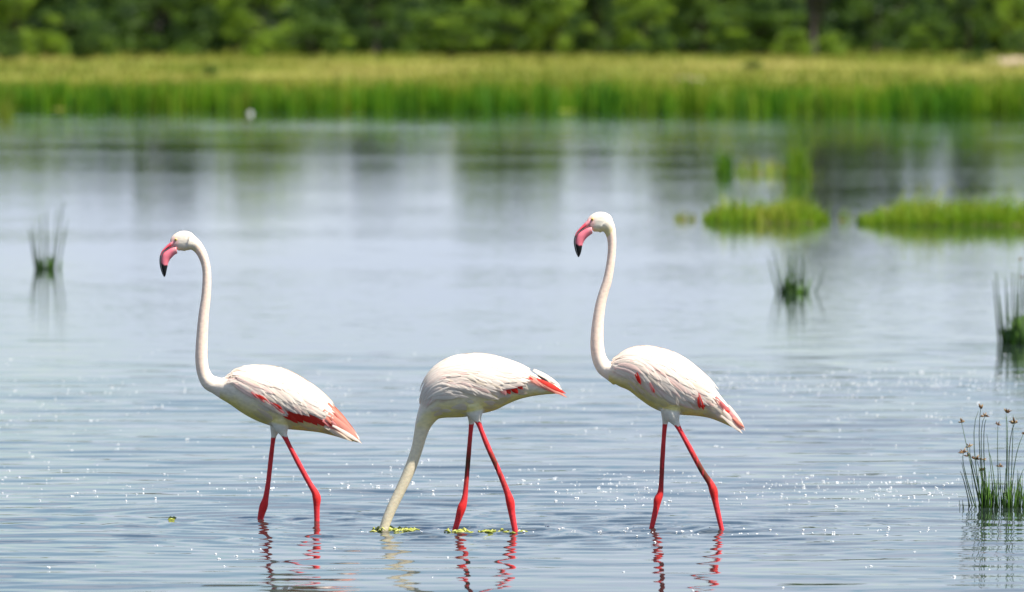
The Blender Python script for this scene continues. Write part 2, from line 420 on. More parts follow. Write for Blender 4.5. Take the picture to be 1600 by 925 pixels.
BIRDS.append(dict(
    label='right flamingo striding with raised neck and almost wholly white wing', water=827.5, x0=1074,
    torso=[(951,566,944,588,14),(958,564.5,956,596,20),(969,557,967,603.5,28),(982,548.5,982,610,36),(1001,543.3,1000,624,42),(1026,544.5,1020,637.5,44),(1050,551,1042,646,43),
           (1075,565,1066,648.5,39),(1096,582,1088,650,33),(1112,599,1107,653,27),(1125,617,1123,658.5,21),(1140,636,1137,664.5,15),(1152,650,1149,670,10),(1159.5,662,1157,674,5)],
    neck=[(966,587,16.5),(953,580.5,13.2),(943.5,573.5,12.6),(936,559,11.3),(933,540,10.6),(933,520,9.8),(935,497,8.9),(938.5,475,8.2),(943.5,456,7.6),(948.6,440,7.3),
          (952,423.6,6.9),(954.5,407,6.6),(956,391,6.5),(956,376,7),(954,364,8.4),(950,354,11),(944,348,14)],
    head=[(951,352,12,10),(943,347.5,15.8,9.5),(935,347.5,16.3,9),(928,350,14,8),(922,354,10.5,6.5)],
    bill=[(921.5,340.5,926,364.5,8),(914,348,921.8,367.5,7.5),(907.5,354.5,917.5,371,7),(901,362,913.8,375.2,6.8),(897.4,370.5,911,380.5,6.5),
          (896.4,379,909.6,386,6),(897.7,387.5,908.6,391.5,5),(900,395.5,907,397,3.5),(903.4,402,905,401.3,1.2)],
    eye=(923.8,342.3),
    far_leg=[(1045,637,13),(1042,650,9),(1039.5,662,4.4),(1035.5,717,4),(1033.3,760,4.2),(1031.8,773,5.4),(1028,781.5,6.6),(1026,793,5.2),(1018.5,826,4.1),(1011,858,4),(1003,905,4)],
    near_leg=[(1047,636,16),(1051,650,12),(1057.5,663,4.8),(1078.6,701.6,4.4),(1097,735.5,4.6),(1109.4,754,5.4),(1114.2,765.5,7),(1117,781,5.2),(1128,829.5,3.9),(1137,862,3.9),(1148,905,3.9)],
    leg_top=(664, 664),
    hem=[(972,580),(985,588),(1003,600),(1025,612),(1050,627),(1075,633),(1095,634),(1108,632),(1122,638)],
    red=[((1080,610),(1097,634),11,'f_red'),((1086,612),(1101,633),9,'f_red')],
    red_top=[((996.5,579),(1003,598),3.6,'f_red'),((994,582),(1001,595),3.4,'f_red'),((1015,595),(1022,608),4.5,'f_rose'),((1018,598),(1024,609),3,'f_red'),((1055,617),(1059,629),3.5,'f_cream'),((1088,617),(1093,634),4.5,'f_red'),((1090,615),(1098,635),5,'f_red'),((1089,612),(1095,630),4,'f_rose')],
    tail=[((1115,620),(1146,655),8,'f_rose'),((1122,628),(1152,660),7,'f_rose'),((1130,640),(1148,652),5,'f_red'),((1136,644),(1161,672),8,'f_rose'),
          ((1128,640),(1158,672),8,'f_white'),((1134,636),(1164,673),8,'f_white'),((1126,646),(1160,677),7,'f_white'),((1142,652),(1163,668),5,'f_coral')],
))

# entry points of legs and neck, for the rings they push into the water
RINGS = []
for Bd in BIRDS:
    d = depth_of(Bd['water'])
    for key, off in (('far_leg', 0.045), ('near_leg', -0.045)):
        pts = np.array(Bd[key]); i = np.argmin(abs(pts[:, 1] - Bd['water']))
        RINGS.append(((pts[i, 0] - 800) * d / F_PX, d + off))
RINGS.append(((599 - 800) * depth_of(829) / F_PX, depth_of(829)))

# ---------------------------------------------------------------- water
def shore_y(x):
    return 215 - 0.60 * x + 1.6 * np.sin(x * 0.45 + 1.0) + 0.9 * np.sin(x * 1.3) + 0.5 * np.sin(x * 2.9 + 0.7)

def wave_height(X, Y):
    rng = np.random.default_rng(3)
    Z = np.zeros_like(X)
    ruffle = 0.62 + 0.38 * np.sin(X * 0.9 + 0.35 * Y + 1.3 * np.sin(Y * 0.31)) * np.sin(Y * 0.52 + 0.6 * np.sin(X * 0.7))
    for i in range(64):
        lam = 0.14 * (6.5 ** rng.random())
        th = rng.normal(0, 0.24) + (math.pi if rng.random() < 0.25 else 0)
        k = 2 * math.pi / lam
        slope = 0.0076 * (lam / 0.35) ** 0.15
        a = slope / k
        fade = np.clip((lam * 160 - (Y - 30)) / 40, 0, 1) * (0.16 + 0.84 * np.clip((52 - Y) / 14, 0, 1))
        Z += a * fade * np.sin(k * (X * math.sin(th) + Y * math.cos(th)) + rng.random() * 6.28)
    Z *= ruffle
    for (rx, ry) in RINGS:
        r = np.hypot(X - rx, Y - ry)
        Z += 0.0036 * np.sin(2 * math.pi * r / 0.17) * np.exp(-r / 0.55) * (r > 0.02)
    return Z

xs_in = np.arange(-4.6, 4.6001, 0.03)
g = 0.05 * 1.28 ** np.arange(0, 40)
side = np.cumsum(g); side = side[side < 700]
xs = np.r_[-4.6 - side[::-1], xs_in, 4.6 + side]
rows = []
y = 21.0
while y < 95:
    rows.append(y); y += 0.027 * (y / 27.0) ** 1.9
rows = np.array(rows)
far = [95.0]
while far[-1] < 330: far.append(far[-1] + 3 + 0.03 * (far[-1] - 95))
near = [-300, -120, -50, -20, -5, 5, 12, 16, 18.5, 20]
ys = np.r_[near, rows, far]
X, Y = np.meshgrid(xs, ys)
Zw = wave_height(X, Y)
Zw[(abs(X) > 8) | (Y < 20.5) | (Y > 94)] = 0
nx, ny = len(xs), len(ys)
ii = (np.arange(ny - 1)[:, None] * nx + np.arange(nx - 1)[None, :]).ravel()
Q = np.stack([ii, ii + 1, ii + nx + 1, ii + nx], 1)
lake = grid_mesh('water', np.stack([X.ravel(), Y.ravel(), Zw.ravel()], 1), Q, M['water'])
tag(lake, 'rippled grey blue shallow lake water', 'lake', kind='structure')

# ---------------------------------------------------------------- land beyond the lake
def land_z(x, y):
    t = y - shore_y(x) - 3.0
    base = np.where(t < 0, 0.05 * t, np.minimum(0.03 + 0.0049 * t, 1.03 + 0.0004 * (t - 200)))
    bump = 0.05 * np.sin(x * 0.31 + 0.2 * y) + 0.05 * np.sin(y * 0.13 - x * 0.17)
    return base + bump * np.clip(t / 30, 0, 1)
lx = np.r_[-2500, -1200, -600, -300, -150, -90, np.arange(-60, 60.1, 1.0), 90, 150, 300, 600, 1200, 2500]
ly = np.r_[150, 170, np.arange(178, 240, 0.8), np.arange(240, 480, 4), 520, 600, 800, 1200, 2000, 3500, 5000]
LX, LY = np.meshgrid(lx, ly)
sh = np.where(abs(LX) > 60, 0, LX)
LZ = land_z(sh, LY)
nx, ny = len(lx), len(ly)
ii = (np.arange(ny - 1)[:, None] * nx + np.arange(nx - 1)[None, :]).ravel()
Q = np.stack([ii, ii + 1, ii + nx + 1, ii + nx], 1)
land = grid_mesh('meadow_ground', np.stack([LX.ravel(), LY.ravel(), LZ.ravel()], 1), Q, M['land'])
tag(land, 'low meadow ground rising behind the far shore', 'ground', kind='structure')

# ---------------------------------------------------------------- blades of grass
def blades(name, x, y, z, h, w, lean, tint, mat, parent=None, tip=0.0):
    n = len(x)
    az = RNG.random(n) * 6.283
    fa = RNG.normal(0, 0.9, n)                       # facing
    dx, dy = np.cos(fa) * w / 2, np.sin(fa) * w / 2
    lx_, ly_ = np.cos(az) * lean * h, np.sin(az) * lean * h
    P = np.zeros((n, 5, 3))
    P[:, 0] = np.stack([x - dx, y - dy, z], 1); P[:, 1] = np.stack([x + dx, y + dy, z], 1)
    mx_, my_, mz_ = x + lx_ * 0.3, y + ly_ * 0.3, z + h * 0.58
    P[:, 2] = np.stack([mx_ + dx * .8, my_ + dy * .8, mz_], 1); P[:, 3] = np.stack([mx_ - dx * .8, my_ - dy * .8, mz_], 1)
    P[:, 4] = np.stack([x + lx_, y + ly_, z + h * (1 - 0.3 * lean)], 1)
    i = np.arange(n)[:, None] * 5
    T = np.concatenate([i + np.array([[0, 1, 2]]), i + np.array([[0, 2, 3]]), i + np.array([[3, 2, 4]])])
    at = np.repeat(tint, 5).reshape(-1, 5) + tip * np.array([[0, 0, 0.35, 0.35, 1.0]])   # drier, yellower blade tips
    return grid_mesh(name, P.reshape(-1, 3), T, mat, parent, smooth=False, attr=np.clip(at, 0, 1).ravel())

def vnoise(x, y, s, seed):
    """cheap smooth value noise 0..1"""
    r = np.random.default_rng(seed).random((64, 64))
    u, v = x / s, y / s
    i, j = np.floor(u).astype(int), np.floor(v).astype(int)
    a, b_ = u - i, v - j
    a, b_ = a*a*(3-2*a), b_*b_*(3-2*b_)
    g_ = lambda p, q: r[p % 64, q % 64]
    return (g_(i, j)*(1-a) + g_(i+1, j)*a)*(1-b_) + (g_(i, j+1)*(1-a) + g_(i+1, j+1)*a)*b_

# green reed belt along the shore
n_ = 118000
x = RNG.uniform(-46, 46, n_)
t = RNG.random(n_) ** 1.4 * 34 - 0.3
gap = vnoise(x, t, 0.7, 5)
edge = vnoise(x, x * 0, 0.5, 9)
keep = (t > 1.3 * (edge - 0.3)) & ((gap > 0.33) | (t > 4))
x, t, gap = x[keep], t[keep], gap[keep]
y = shore_y(x) + t
h = (0.34 + 0.50 * vnoise(x, t, 2.6, 6) + 0.30 * vnoise(x, t, 0.8, 26) + 0.30 * vnoise(x, t, 0.4, 16)) * RNG.uniform(0.55, 1.15, len(x)) * np.clip(0.95 - 0.018 * t, 0.36, 1)
tint = np.clip(-0.02 + 0.66 * vnoise(x, y, 1.7, 8) + 0.028 * t + RNG.normal(0, 0.13, len(x)), 0, 1)
o = blades('shore_reeds', x, y, np.maximum(land_z(x, y), 0) - 0.02, h, RNG.uniform(0.03, 0.07, len(x)), RNG.uniform(0.02, 0.3, len(x)), tint, M['bank_reed'], None, 0.22)
tag(o, 'dense green reeds along the far shore', 'reeds', kind='stuff')
# yellow meadow behind
n_ = 84000
x = RNG.uniform(-62, 62, n_); t = 12 + RNG.random(n_) ** 1.3 * 205
y = shore_y(x) + t
p = vnoise(x * 0.5, y * 0.25, 3.0, 12)
h = (0.10 + 0.22 * vnoise(x, y * 0.5, 2.0, 13) + 0.20 * (p > 0.66)) * RNG.uniform(0.6, 1.2, n_)
tint = np.clip(0.95 - 0.95 * p + 0.0013 * (t - 60) + RNG.normal(0, 0.12, n_), 0, 1)
o = blades('meadow_grass', x, y, land_z(x, y) - 0.02, h, RNG.uniform(0.04, 0.10, n_), RNG.uniform(0.05, 0.5, n_), tint, M['meadow'])
tag(o, 'yellow green meadow grass between reeds and trees', 'grass', kind='stuff')

# bare sand patches in the meadow
def patch(px, d, w, dep, label):
    cx = (px - 800) * d / F_PX
    N = 28; a = np.linspace(0, 6.283, N, endpoint=False)
    rr = 1 + 0.18 * np.sin(3 * a + px) + 0.1 * np.sin(5 * a)
    ring = lambda s: np.stack([cx + np.cos(a) * w / 2 * rr * s, d + np.sin(a) * dep / 2 * rr * s], 1)
    V = []; 
    for s, lift in ((1.0, -0.02), (0.8, 0.07), (0.4, 0.12)):
        q = ring(s); V += [(p[0], p[1], float(land_z(p[0], p[1])) + lift) for p in q]
    V.append((cx, d, float(land_z(cx, d)) + 0.14))
    Fs = [(k*N+j, k*N+(j+1)%N, (k+1)*N+(j+1)%N, (k+1)*N+j) for k in range(2) for j in range(N)]
    Fs += [(2*N+j, 2*N+(j+1)%N, 3*N) for j in range(N)]
    o = mesh_obj('sand_patch', V, Fs, M['sand'], attr=[0.5]*len(V))
    return tag(o, label, 'sand', kind='structure')
patch(1077, 300, 1.4, 10, 'small bare sand patch in the meadow')
patch(1585, 385, 3.2, 30, 'pinkish bare sand patch before the trees')

# ---------------------------------------------------------------- trees
def make_tree(name, height, width, base_h, clumps, leaves, leaf, tint0, trunk_r, seed):
    rng = np.random.default_rng(seed)
    root = empty(name, (0, 0, 0))
    cs = []
    for i in range(clumps):
        a = rng.random() * 6.283; v = rng.random() ** 0.6
        zz = base_h + (height - base_h) * rng.random() ** 0.85
        f = (zz - base_h) / max(height - base_h, 0.1)
        prof = math.sqrt(max(0.05, 1 - (1.5 * f - 0.55) ** 2 * 0.95)) if f > 0.36 else 0.82 + 0.5 * f
        rad = width / 2 * prof * v
        cs.append((math.cos(a) * rad, math.sin(a) * rad, zz, rng.uniform(0.75, 1.3), np.clip(tint0 + rng.normal(0, 0.2), 0.02, 0.98)))
    # trunk and limbs
    bag = Bag()
    lean = rng.normal(0, 0.05, 2)
    top = height * 0.62
    hs = np.linspace(-0.1, top, 7)
    P = [(lean[0] * q + 0.06 * math.sin(q * 1.7 + seed), lean[1] * q, q) for q in hs]
    bag.add(*tube(P, np.linspace(trunk_r, trunk_r * 0.45, 7), 8), 0.5)
    for c in cs[:: max(1, len(cs) // 14)]:
        s = P[int(rng.integers(1, 5))]
        mid = ((s[0] + c[0]) / 2, (s[1] + c[1]) / 2, (s[2] + c[2]) / 2 + 0.12)
        bag.add(*tube([s, mid, c[:3]], [trunk_r * 0.42, trunk_r * 0.25, trunk_r * 0.1], 5), 0.4)
    bag.build('trunk', M['bark'], root)
    # leaves
    V, T, A = [], [], []
    sz = width / math.sqrt(clumps) * 0.85
    for cx, cy, cz, s, tn in cs:
        n = leaves
        dirs = rng.normal(size=(n, 3)); dirs /= np.linalg.norm(dirs, axis=1)[:, None]
        rr = rng.random(n) ** 0.45 * sz * s
        c = np.array([cx, cy, cz]) + dirs * rr[:, None] * np.array([1, 1, 0.62])
        c[:, 2] = np.maximum(c[:, 2], 0.05)
        u = rng.normal(size=(n, 3)); u /= np.linalg.norm(u, axis=1)[:, None]
        w = np.cross(u, dirs + rng.normal(0, 0.5, (n, 3))); w /= np.linalg.norm(w, axis=1)[:, None] + 1e-9
        L = leaf * rng.uniform(0.6, 1.3, n)[:, None]
        quad = np.stack([c - u * L * 0.5, c + w * L * 0.32, c + u * L * 0.5, c - w * L * 0.32], 1)
        V.append(quad.reshape(-1, 3)); A.append(np.repeat(np.clip(tn + rng.normal(0, 0.1, n), 0, 1), 4))
    V = np.concatenate(V); A = np.concatenate(A)
    T = np.arange(len(V)).reshape(-1, 4)
    grid_mesh('crown', V, T, M['leaf'], root, smooth=False, attr=A)
    return root

KIND = {
    'dome': make_tree('round_tree', 5.0, 5.2, 0.9, 60, 150, 0.20, 0.5, 0.13, 1),
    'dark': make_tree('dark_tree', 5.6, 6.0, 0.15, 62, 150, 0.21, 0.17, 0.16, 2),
    'light': make_tree('light_green_tree', 5.2, 4.6, 0.7, 42, 140, 0.20, 0.82, 0.16, 3),
    'bush': make_tree('round_bush', 1.5, 2.0, 0.1, 22, 100, 0.14, 0.95, 0.06, 4),
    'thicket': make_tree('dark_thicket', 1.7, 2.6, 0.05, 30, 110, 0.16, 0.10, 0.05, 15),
    'shrub': make_tree('green_shrub', 1.7, 2.6, 0.1, 26, 100, 0.15, 0.36, 0.07, 5),
    'tall': make_tree('tall_trunk_tree', 9.0, 5.0, 3.6, 40, 140, 0.21, 0.3, 0.27, 6),
}
used = set()
def put_tree(kind, px, d, height_s, width_s, rz, label, group='trees along the far wood edge'):
    src = KIND[kind]
    if kind in used: o = copy_tree(src)
    else: o = src; used.add(kind)
    x = (px - 800) * d / F_PX
    o.location = (x, d, float(land_z(x, d)) - 0.05)
    o.rotation_euler = (0, 0, rz)
    o.scale = (width_s, width_s, height_s)
    tag(o, label, 'bush' if kind in ('bush', 'shrub', 'thicket') else 'tree', group)
    return o

TREES = [
    ('light', 22, 424, 0.85, 0.9, 0.3, 'light green tree in the top left corner of the picture'),
    ('shrub', 8, 408, 0.8, 0.8, 2.2, 'low shrub at the left edge below the light green tree'),
    ('bush', 78, 406, 0.95, 0.95, 1.1, 'bright green bush at the foot of the wood far left'),
    ('shrub', 140, 409, 1.0, 0.9, 0.5, 'olive shrub between bright far left bush and the dark tree'),
    ('dark', 250, 424, 0.95, 1.0, 0.0, 'broad very dark tree behind the shore above the left flamingo'),
    ('light', 395, 428, 1.05, 0.95, 1.9, 'bright green tree right of the broad dark tree'),
    ('bush', 398, 408, 0.85, 0.8, 2.5, 'small bright bush right of the broad dark tree'),
    ('dome', 490, 412, 0.40, 0.80, 0.7, 'rounded green tree with dark shaded underside left of the centre'),
    ('dark', 588, 426, 0.78, 0.72, 1.3, 'dark narrow tree left of the pair of domed trees'),
    ('dome', 705, 413, 0.52, 0.98, 2.1, 'wide domed tree with dark base just left of the centre'),
    ('dome', 800, 423, 1.05, 0.85, 3.3, 'domed green tree right at the centre of the wood'),
    ('light', 868, 424, 0.7, 0.75, 0.2, 'soft green tree above and left of the right flamingo'),
    ('dark', 935, 432, 0.72, 0.62, 2.6, 'dark tree directly above the right flamingo head'),
    ('light', 1005, 420, 0.72, 0.62, 1.4, 'yellow green tree just right of the right flamingo head'),
    ('shrub', 1022, 408, 0.85, 0.7, 0.9, 'dark low shrub under the yellow green tree'),
    ('dome', 1100, 428, 1.15, 0.8, 4.0, 'tall domed tree left of the wide dome by the bare trunk'),
    ('dome', 1180, 412, 0.50, 1.0, 5.2, 'wide dome shaped tree left of the bare grey trunk'),
    ('tall', 1268, 412, 0.95, 1.0, 0.6, 'tall tree with a bare dark grey trunk at the right'),
    ('bush', 1238, 407, 0.9, 0.85, 3.6, 'bright bush left of the bare grey trunk'),
    ('bush', 1302, 408, 0.85, 0.8, 5.0, 'bright bush right of the bare grey trunk'),
    ('dark', 1370, 424, 1.2, 0.95, 3.0, 'large dark green tree right of the bare grey trunk'),
    ('dome', 1452, 409, 0.38, 0.50, 1.6, 'small rounded tree with dark hollow beneath, far right'),
    ('dark', 1512, 428, 1.2, 0.7, 4.4, 'dark tree behind the small rounded tree, far right'),
    ('light', 1575, 416, 0.95, 0.75, 2.8, 'light green tree by the sand patch at the right edge'),
    ('shrub', 1600, 406, 0.8, 0.8, 3.9, 'shrub at the right edge under the light green tree'),
    ('shrub', 1520, 372, 0.42, 0.42, 1.9, 'small brown green shrub standing out in the meadow, right'),
    ('shrub', 327, 320, 0.3, 0.26, 0.4, 'small dark shrub alone in the meadow, left'),
    ('shrub', 1178, 345, 0.24, 0.36, 2.9, 'low dark tuft alone in the meadow right of centre'),
]
for a in TREES: put_tree(*a)
REAR = [(-60, .9), (70, .95), (160, .85), (330, .85), (450, .95), (545, .72), (640, .8), (750, 1.15), (830, 1.0), (900, .78), (985, .72), (1060, 1.1), (1150, 1.15), (1230, 1.1), (1310, 1.2), (1420, 1.2), (1560, 1.1), (1660, 1.15)]
for i, (px, hs) in enumerate(REAR):
    put_tree(('dome', 'light', 'dark')[i % 3], px, 446 + (i * 7) % 16, hs, 0.95, i * 1.3, 'green tree in the row behind the front trees of the wood', 'rear row of trees in the far wood')
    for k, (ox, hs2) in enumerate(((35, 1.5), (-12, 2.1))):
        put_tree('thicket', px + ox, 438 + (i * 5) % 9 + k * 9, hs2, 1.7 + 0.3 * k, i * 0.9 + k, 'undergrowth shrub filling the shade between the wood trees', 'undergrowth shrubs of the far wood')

for i in range(16):          # the wood goes on past both edges of the picture
    for sd in (-1, 1):
        px = 800 + sd * (930 + i * 68)
        side_name = 'left' if sd < 0 else 'right'
        put_tree(('dome', 'dark', 'light')[i % 3], px, 424 + (i * 11) % 24, 0.85 + 0.05 * (i % 5), 0.95, i * 1.7 + sd, 'tree of the wood beyond the %s edge of the picture' % side_name, 'trees beyond the %s picture edge' % side_name)
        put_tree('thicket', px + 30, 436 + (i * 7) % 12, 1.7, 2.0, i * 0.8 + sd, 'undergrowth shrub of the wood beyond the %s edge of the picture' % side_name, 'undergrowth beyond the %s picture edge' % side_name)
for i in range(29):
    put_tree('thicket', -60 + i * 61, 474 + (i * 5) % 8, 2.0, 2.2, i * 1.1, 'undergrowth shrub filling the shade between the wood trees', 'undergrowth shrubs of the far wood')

# ---------------------------------------------------------------- grassy islets and reed clumps in the lake
def islet(px0, px1, py, hpx, dens, label, tint0=0.45, depth=2.2, mud=1.0):
    d = depth_of(py); s = d / F_PX
    cx, w = ((px0 + px1) / 2 - 800) * s, (px1 - px0) * s
    root = empty('grass_islet', (cx, d, 0))
    tag(root, label, 'islet', 'low grassy islets in the lake')
    N = 40; a = np.linspace(0, 6.283, N, endpoint=False)
    rr = 1 + 0.10 * np.sin(3 * a + px0) + 0.08 * np.sin(7 * a + py) + 0.05 * np.sin(13 * a)
    sx, sy = np.sign(np.cos(a)) * abs(np.cos(a)) ** 0.6, np.sign(np.sin(a)) * abs(np.sin(a)) ** 0.6
    V = []
    for q, z in ((0.85, -0.06), (0.78, 0.0), (0.72, 0.014), (0.5, 0.02)):
        V += [(sx[j] * rr[j] * w / 2 * q, sy[j] * rr[j] * depth / 2 * q, z * mud - (1 - mud) * 0.015 + 0.006 * math.sin(j * 2.3)) for j in range(N)]
    V.append((0, 0, 0.035))
    Fs = [(k*N+j, k*N+(j+1)%N, (k+1)*N+(j+1)%N, (k+1)*N+j) for k in range(3) for j in range(N)] + [(3*N+j, 3*N+(j+1)%N, 4*N) for j in range(N)]
    mesh_obj('mud_base', V, Fs, M['mud'], root, attr=RNG.uniform(0.3, 0.8, len(V)))
    n = int(dens * w * depth * 1.25)
    u = RNG.uniform(-1, 1, n); v = RNG.uniform(-1, 1, n)
    ok = abs(u) ** 2.6 + abs(v) ** 2.6 < 0.85 + 0.35 * vnoise(u * 3 + px0, v * 3, 0.5, 23)
    u, v = u[ok], v[ok]; n = len(u)
    x, y = u * w / 2, v * depth / 2
    h = hpx * s * (0.45 + 0.75 * vnoise(x + cx, y, 0.3, 21)) * RNG.uniform(0.3, 1.1, n) * (1 + 0.7 * (RNG.random(n) < 0.07)) * (0.35 + 0.65 * np.clip((1 - abs(u)) * 2.2, 0, 1) ** 0.8)
    tint = np.clip(tint0 + 0.5 * (vnoise(x + cx, y, 0.5, 22) - 0.5) + RNG.normal(0, 0.16, n), 0, 1)
    o = blades('grass', x, y, np.full(n, 0.0), h, RNG.uniform(0.007, 0.016, n), RNG.uniform(0.05, 0.7, n), tint, M['islet'], root, 0.3)
    o['kind'] = 'stuff'
    return root
islet(1098, 1296, 346, 46, 700, 'left of the two bright green grassy islets at the right', 0.46)
islet(1338, 1680, 349, 44, 700, 'long bright green grassy islet reaching the right edge of the picture', 0.40)
islet(1050, 1088, 344, 20, 260, 'tiny yellow tuft floating left of the green islets', 0.75, 0.6, 0.0)
islet(1300, 1334, 345, 24, 160, 'thin tuft between the two green islets', 0.5, 0.5, 0.0)
islet(1146, 1234, 271, 38, 80, 'wispy brownish grass between two distant reed tufts', 0.6, 2.4, 0.0)

def stem(p0, p1, p2, r, tint, parent, mat='reed', n=7):
    t = np.linspace(0, 1, n)[:, None]
    p0, p1, p2 = map(np.asarray, (p0, p1, p2))
    c = 2 * p1 - (p0 + p2) / 2
    P = (1-t)**2 * p0 + 2*t*(1-t) * c + t*t * p2
    V, Fs = tube(P, np.linspace(r, r * 0.35, n), 5)
    return mesh_obj('stem', V, Fs, M[mat], parent, attr=[tint] * len(V))

def flower(p, size, parent, seed):
    rng = np.random.default_rng(seed)
    bag = Bag()
    for i in range(rng.integers(7, 12)):
        a = rng.random() * 6.283; el = rng.uniform(-0.1, 1.25); L = size * rng.uniform(0.6, 1.2)
        e = np.array(p) + L * np.array([math.cos(a) * math.cos(el), math.sin(a) * math.cos(el), math.sin(el)])
        m_ = np.array(p) + (e - np.array(p)) * 0.55
        bag.add(*tube([p, m_, e], [size * 0.07, size * 0.16, size * 0.03], 5), rng.random())
    return bag.build('flower_head', M['flower'], parent)

def clump(name, label, py, stems, low, r_px=1.5, group='reed clumps standing in the lake', seed=1, cat='reeds', dens=1.3, hi=1.0):
    """stems: (base px, mid px | None, tip px, tip py, flower), low: (px, top py, count)"""
    rng = np.random.default_rng(seed)
    d = depth_of(py); s = d / F_PX
    cx = (np.mean([q[0] for q in stems]) - 800) * s
    root = empty(name, (cx, d, 0))
    tag(root, label, cat, group)
    L = lambda px, y_, dy: ((px - 800) * s - cx, dy, H - (y_ - YH) * s)
    for k, (b, mid, tx, ty, fl) in enumerate(stems):
        dy = rng.uniform(-0.05, 0.05)
        p0 = L(b, py, dy); p0 = (p0[0], p0[1], -0.05)
        p2 = L(tx, ty, dy + rng.normal(0, 0.05))
        if mid: p1 = L(mid[0], mid[1], dy)
        else: p1 = tuple((p0[i] * 0.52 + p2[i] * 0.48) for i in range(3))
        stem(p0, p1, p2, r_px * s * rng.uniform(0.75, 1.1), rng.uniform(0.15, 0.5), root)
        if fl: flower(p2, fl * s, root, seed * 50 + k)
    bag = Bag()
    for (px, top, cnt) in low:
        for q in range(int(cnt * dens)):
            b = px + rng.normal(0, 4.0); tx = b + rng.normal(0, 5.5); ty = py + (top - py) * rng.uniform(0.45, 1.05)
            dy = rng.uniform(-0.06, 0.06)
            p0 = np.array(L(b, py, dy)); p0[2] = -0.04
            p2 = np.array(L(tx, ty, dy)); 
            bag.add(*tube([p0, p0 * 0.5 + p2 * 0.5 + np.array([rng.normal(0, 0.004), 0, 0]), p2], [r_px * s * 1.1, r_px * s * 0.9, r_px * s * 0.25], 5), rng.uniform(0.30, hi))
    if bag.v:
        o = bag.build('young_shoots', M['reed'], root); o['kind'] = 'stuff'
    return root

# front sedge: coordinates read in a 4.627x enlargement
def fz(x, y): return (1490 + x / 4.627, 610 + y / 4.627)
FS = [(240,185,450,178,118,9),(236,195,400,222,182,7),(215,118,500,76,245,8),(190,85,600,66,448,8),(225,140,600,113,405,7),(246,190,600,160,500,10),(232,150,560,108,480,7),
      (330,314,500,321,248,6),(384,385,500,387,165,8),(401,400,450,425,222,9),(260,240,650,218,505,7),(270,225,700,205,582,7),(350,345,700,338,555,7),(420,440,560,510,320,5),
      (228,150,420,182,150,0),(242,215,420,222,200,0),(140,90,700,42,580,0),(166,100,680,52,515,0),(180,140,730,132,590,0),(300,270,600,245,320,0),(312,290,620,262,440,0),
      (345,370,650,376,560,0),(375,392,420,392,200,0),(430,470,680,520,560,0),(460,462,700,460,570,0),(475,474,700,474,580,0),(490,520,720,560,600,0),(410,430,420,436,180,0),(505,560,600,580,330,8),(520,530,500,525,260,8),(540,600,600,640,420,7)]
stems = []
for (b, mx_, my_, tx, ty, fl) in FS:
    stems.append((fz(b, 845)[0], fz(mx_, my_), *fz(tx, ty), fl))
low = [(fz(q, 0)[0], fz(0, tp)[1], c) for q, tp, c in ((215,560,16),(240,580,14),(260,640,10),(300,640,12),(355,700,6),(385,640,12),(415,630,14),(455,600,10),(475,600,8),(510,680,12),(545,640,12),(150,700,3))]
clump('flowering_sedge', 'nearest sedge clump with brown star shaped flower heads at the right', 793, stems, low, 1.1, seed=3, cat='sedge', dens=0.9, hi=0.85)
clump('small_sprig', 'short dark sprig alone in the water left of the flowering sedge', 794, [(1503.5, None, 1500, 783, 0), (1504, None, 1506, 787, 0), (1504.5, None, 1502, 779, 0)], [], 1.2, seed=9, cat='sprig')
# its neighbour behind, right edge
def gz(x, y): return (1530 + x / 4.868, 390 + y / 4.868)
stems = [(gz(b, 0)[0], None, *gz(tx, ty), fl) for b, tx, ty, fl in ((162,112,235,0),(186,130,168,0),(205,155,350,0),(215,205,215,0),(222,232,330,0),(262,250,165,0),(270,278,172,0),(285,285,330,0),(300,318,85,5),(330,324,212,5),(320,352,150,0),(345,372,200,0),(372,405,160,0),(392,440,260,0))]
low = [(gz(q, 0)[0], gz(0, tp)[1], c) for q, tp, c in ((235,540,12),(265,500,14),(300,500,14),(330,470,16),(360,500,16),(395,540,10))]
clump('reed_clump', 'dark green reed clump cut by the right edge, behind the sedge', 537, stems, low, 2.1, seed=4)
def hz(x, y): return (0 + x / 4.207, 300 + y / 4.207)
stems = [(hz(b, 0)[0], None, *hz(tx, ty), 0) for b, tx, ty in ((250,205,250),(244,190,225),(262,218,200),(280,262,150),(276,268,190),(310,302,115),(306,314,270),(345,418,55),(350,405,140),(375,446,185),(352,378,330),(340,356,290),(338,380,110),(380,430,240))]
low = [(hz(q, 0)[0], hz(0, tp)[1], c) for q, tp, c in ((255,400,3),(285,420,4),(315,400,6),(350,400,5))]
clump('reed_clump', 'sparse reed clump alone in the water at the far left', 420.5, stems, low, 1.7, seed=5)
def iz(x, y): return (1180 + x / 5.442, 360 + y / 5.442)
stems = [(iz(b, 0)[0], None, *iz(tx, ty), 0) for b, tx, ty in ((200,110,225),(235,155,160),(240,205,300),(280,268,255),(290,298,200),(300,305,140),(320,335,240),(330,350,160),(345,300,260),(395,405,180),(405,432,230),(400,380,320),(445,462,410),(495,605,300),(360,355,360))]
low = [(iz(q, 0)[0], iz(0, tp)[1], c) for q, tp, c in ((280,400,10),(305,380,14),(330,420,10),(355,470,5),(400,410,8),(445,460,3))]
clump('reed_clump', 'small reed clump in open water below the green islets', 458, stems, low, 1.8, seed=6)
